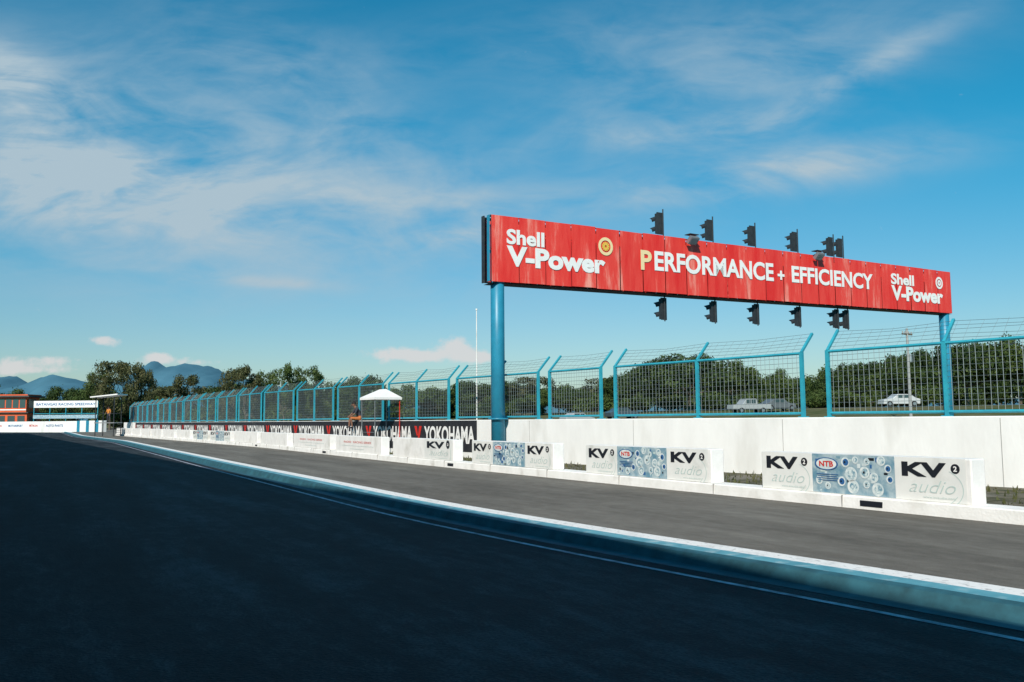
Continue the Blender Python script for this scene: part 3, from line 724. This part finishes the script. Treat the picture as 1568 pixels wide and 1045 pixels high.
mb.add(vs,[(k*n+i,k*n+i+1,(k+1)*n+i+1,(k+1)*n+i) for k in range(len(rows)-1) for i in range(n-1)],M['mount'])
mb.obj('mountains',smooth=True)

# ---------------------------------------------------------------- pit building behind the camera
Df=Vector((-.61,1,0)).normalized(); Nf=Vector((Df.y,-Df.x,0)); BH=9.5
pb=empty('pit_building'); mb=MB()
O=Nf*-2.5
mb.box(O+Df*50-Nf*5.2+V*(BH/2-.1),(210,10,BH),M['concrete'],Df,Nf)
mb.box(O+Df*50-Nf*.1+V*(BH-.15),(210.4,.2,.3),M['white'],Df,Nf)
mb.obj('walls',pb)
mb=MB()
for k in range(34):
    c=O+Df*(-50+6*k)-Nf*.18
    mb.box(c+V*1.5,(4.6,.08,3.0),M['poleblue'],Df,Nf); mb.box(c+V*5.4,(4.6,.08,1.6),M['window'],Df,Nf); mb.box(c+V*8.0,(4.6,.08,1.4),M['window'],Df,Nf)
mb.obj('doors_and_windows',pb)

# ---------------------------------------------------------------- light
az=Vector((-.25,-.968,0)).normalized(); el=math.radians(36)
sd=Vector((az.x*math.cos(el),az.y*math.cos(el),math.sin(el)))
L=bpy.data.lights.new('sun','SUN'); L.energy=5.0; L.angle=math.radians(.5); L.color=(1,.93,.84)
lo=bpy.data.objects.new('sun',L); COL.objects.link(lo); lo.rotation_euler=(-sd).to_track_quat('-Z','Y').to_euler()

w=bpy.data.worlds.new('World'); sc.world=w; w.use_nodes=True; nt=w.node_tree
w.cycles.sampling_method='MANUAL'; w.cycles.sample_map_resolution=512
for n_ in list(nt.nodes): nt.nodes.remove(n_)
out=nt.nodes.new('ShaderNodeOutputWorld'); bg=nt.nodes.new('ShaderNodeBackground'); bg.inputs['Strength'].default_value=.105
nt.links.new(bg.outputs[0],out.inputs[0])
sky=nt.nodes.new('ShaderNodeTexSky'); sky.sky_type='NISHITA'; sky.sun_disc=False; sky.sun_elevation=el; sky.sun_rotation=math.atan2(az.x,az.y); sky.air_density=1.0; sky.dust_density=.6; sky.ozone_density=2.5
tc=nt.nodes.new('ShaderNodeTexCoord')
def mth(op,a,b=None,clamp=False,c=None):
    n_=nt.nodes.new('ShaderNodeMath'); n_.operation=op; n_.use_clamp=clamp
    for i,v in enumerate((a,b,c)):
        if v is None: continue
        if isinstance(v,(int,float)): n_.inputs[i].default_value=v
        else: nt.links.new(v,n_.inputs[i])
    return n_.outputs[0]
sx=nt.nodes.new('ShaderNodeSeparateXYZ'); nt.links.new(tc.outputs['Generated'],sx.inputs[0])
ysafe=mth('MAXIMUM',sx.outputs[1],.08)
Uc=mth('DIVIDE',sx.outputs[0],ysafe); Vc=mth('DIVIDE',sx.outputs[2],ysafe)
cmb=nt.nodes.new('ShaderNodeCombineXYZ'); nt.links.new(Uc,cmb.inputs[0]); nt.links.new(Vc,cmb.inputs[1])
def noise(scale,rot,st,detail,dist,off=(0,0,0),rough=.6):
    mp_=nt.nodes.new('ShaderNodeMapping'); mp_.inputs['Rotation'].default_value=(0,0,rot); mp_.inputs['Scale'].default_value=(st[0],st[1],1); mp_.inputs['Location'].default_value=off
    nt.links.new(cmb.outputs[0],mp_.inputs[0])
    n_=nt.nodes.new('ShaderNodeTexNoise'); n_.inputs['Scale'].default_value=scale; n_.inputs['Detail'].default_value=detail; n_.inputs['Distortion'].default_value=dist; n_.inputs['Roughness'].default_value=rough
    nt.links.new(mp_.outputs[0],n_.inputs['Vector']); return n_.outputs['Fac']
def rampf(x,a,b):
    m_=nt.nodes.new('ShaderNodeMapRange'); m_.interpolation_type='SMOOTHSTEP'; m_.inputs[1].default_value=a; m_.inputs[2].default_value=b
    nt.links.new(x,m_.inputs[0]); return m_.outputs[0]
def ell(x,y,rx,ry,rot=0):
    b=(522.5-y)/1340; cx=(x-784)/1340/(.996-.0894*b); cy=(.0894+.996*b)/(.996-.0894*b)
    du=mth('SUBTRACT',Uc,cx); dv=mth('SUBTRACT',Vc,cy); c_,s_=math.cos(rot),math.sin(rot)
    a=mth('ADD',mth('MULTIPLY',du,c_*1340/rx),mth('MULTIPLY',dv,s_*1340/rx)); b2=mth('ADD',mth('MULTIPLY',du,-s_*1340/ry),mth('MULTIPLY',dv,c_*1340/ry))
    r2=mth('ADD',mth('MULTIPLY',a,a),mth('MULTIPLY',b2,b2))
    return mth('POWER',2.718,mth('MULTIPLY',r2,-1.0))
def total(lst):
    acc=None
    for x,y,rx,ry,rot,amp in lst:
        e=mth('MULTIPLY',ell(x,y,rx,ry,rot),amp); acc=e if acc is None else mth('ADD',acc,e)
    return acc
cir=total([(60,190,300,130,-.35,.9),(190,300,250,70,-.1,1.0),(10,115,100,45,-.4,.9),(60,290,140,65,0,.6),(440,130,220,100,-.5,.5),(500,290,320,110,-.3,.55),(330,410,440,70,0,.35),
  (1130,120,340,75,.25,.55),(1250,255,210,36,.12,1.0),(1060,205,180,26,.1,.75),(1330,110,160,22,.5,.65),(690,362,75,15,.1,.9),(400,428,130,10,-.08,.6),(750,320,340,55,0,.45),(1040,300,170,20,.1,.5),(900,60,300,60,.1,.35)])
w1=rampf(noise(4.5,-.35,(1,2.4),7,.9,(3,1,0),.55),.26,.72); w2=rampf(noise(15,-.2,(1,3),5,.6,(1,7,0),.6),.25,.8)
wisp=mth('ADD',mth('MULTIPLY',w1,.85),mth('MULTIPLY',w2,.35))
cirrus=mth('MULTIPLY',cir,wisp,clamp=True)
cum=total([(600,541,40,13,0,1.05),(645,545,26,8,0,.9),(698,536,34,19,0,1.2),(738,547,30,9,0,.95),(160,518,20,9,0,1),(80,548,30,9,0,1),(12,556,34,15,0,1.05),(240,545,28,10,0,1),(300,551,44,8,0,.9),(70,562,64,7,0,.7)])
cn=noise(38,0,(1,1.3),5,.2,(5,2,0),.65)
cumul=mth('MULTIPLY',rampf(mth('ADD',cum,mth('MULTIPLY',mth('SUBTRACT',cn,.5),1.9)),.32,1.0),.85)
hz=rampf(Vc,.0,.40)
tc1=nt.nodes.new('ShaderNodeMix'); tc1.data_type='RGBA'; nt.links.new(hz,tc1.inputs[0]); tc1.inputs[6].default_value=(.72,.84,.86,1); tc1.inputs[7].default_value=(.12,.98,1.08,1)
tint=nt.nodes.new('ShaderNodeMix'); tint.data_type='RGBA'; tint.blend_type='MULTIPLY'; tint.inputs[0].default_value=1
nt.links.new(sky.outputs[0],tint.inputs[6]); nt.links.new(tc1.outputs[2],tint.inputs[7])
m1=nt.nodes.new('ShaderNodeMix'); m1.data_type='RGBA'; nt.links.new(cirrus,m1.inputs[0]); nt.links.new(tint.outputs[2],m1.inputs[6]); m1.inputs[7].default_value=(3.9,5.1,5.9,1)
m2=nt.nodes.new('ShaderNodeMix'); m2.data_type='RGBA'; nt.links.new(cumul,m2.inputs[0]); nt.links.new(m1.outputs[2],m2.inputs[6]); m2.inputs[7].default_value=(6.6,6.5,6.5,1)
nt.links.new(m2.outputs[2],bg.inputs['Color'])

# ---------------------------------------------------------------- camera
cd=bpy.data.cameras.new('camera'); cd.lens=30.77; cd.sensor_width=36; cd.clip_end=20000; cd.clip_start=.05
co=bpy.data.objects.new('camera',cd); COL.objects.link(co)
co.matrix_world=Matrix.Translation((0,0,1.5))@Matrix.Rotation(math.radians(95.13),4,'X')@Matrix.Rotation(math.radians(-.43),4,'Z')
sc.camera=co
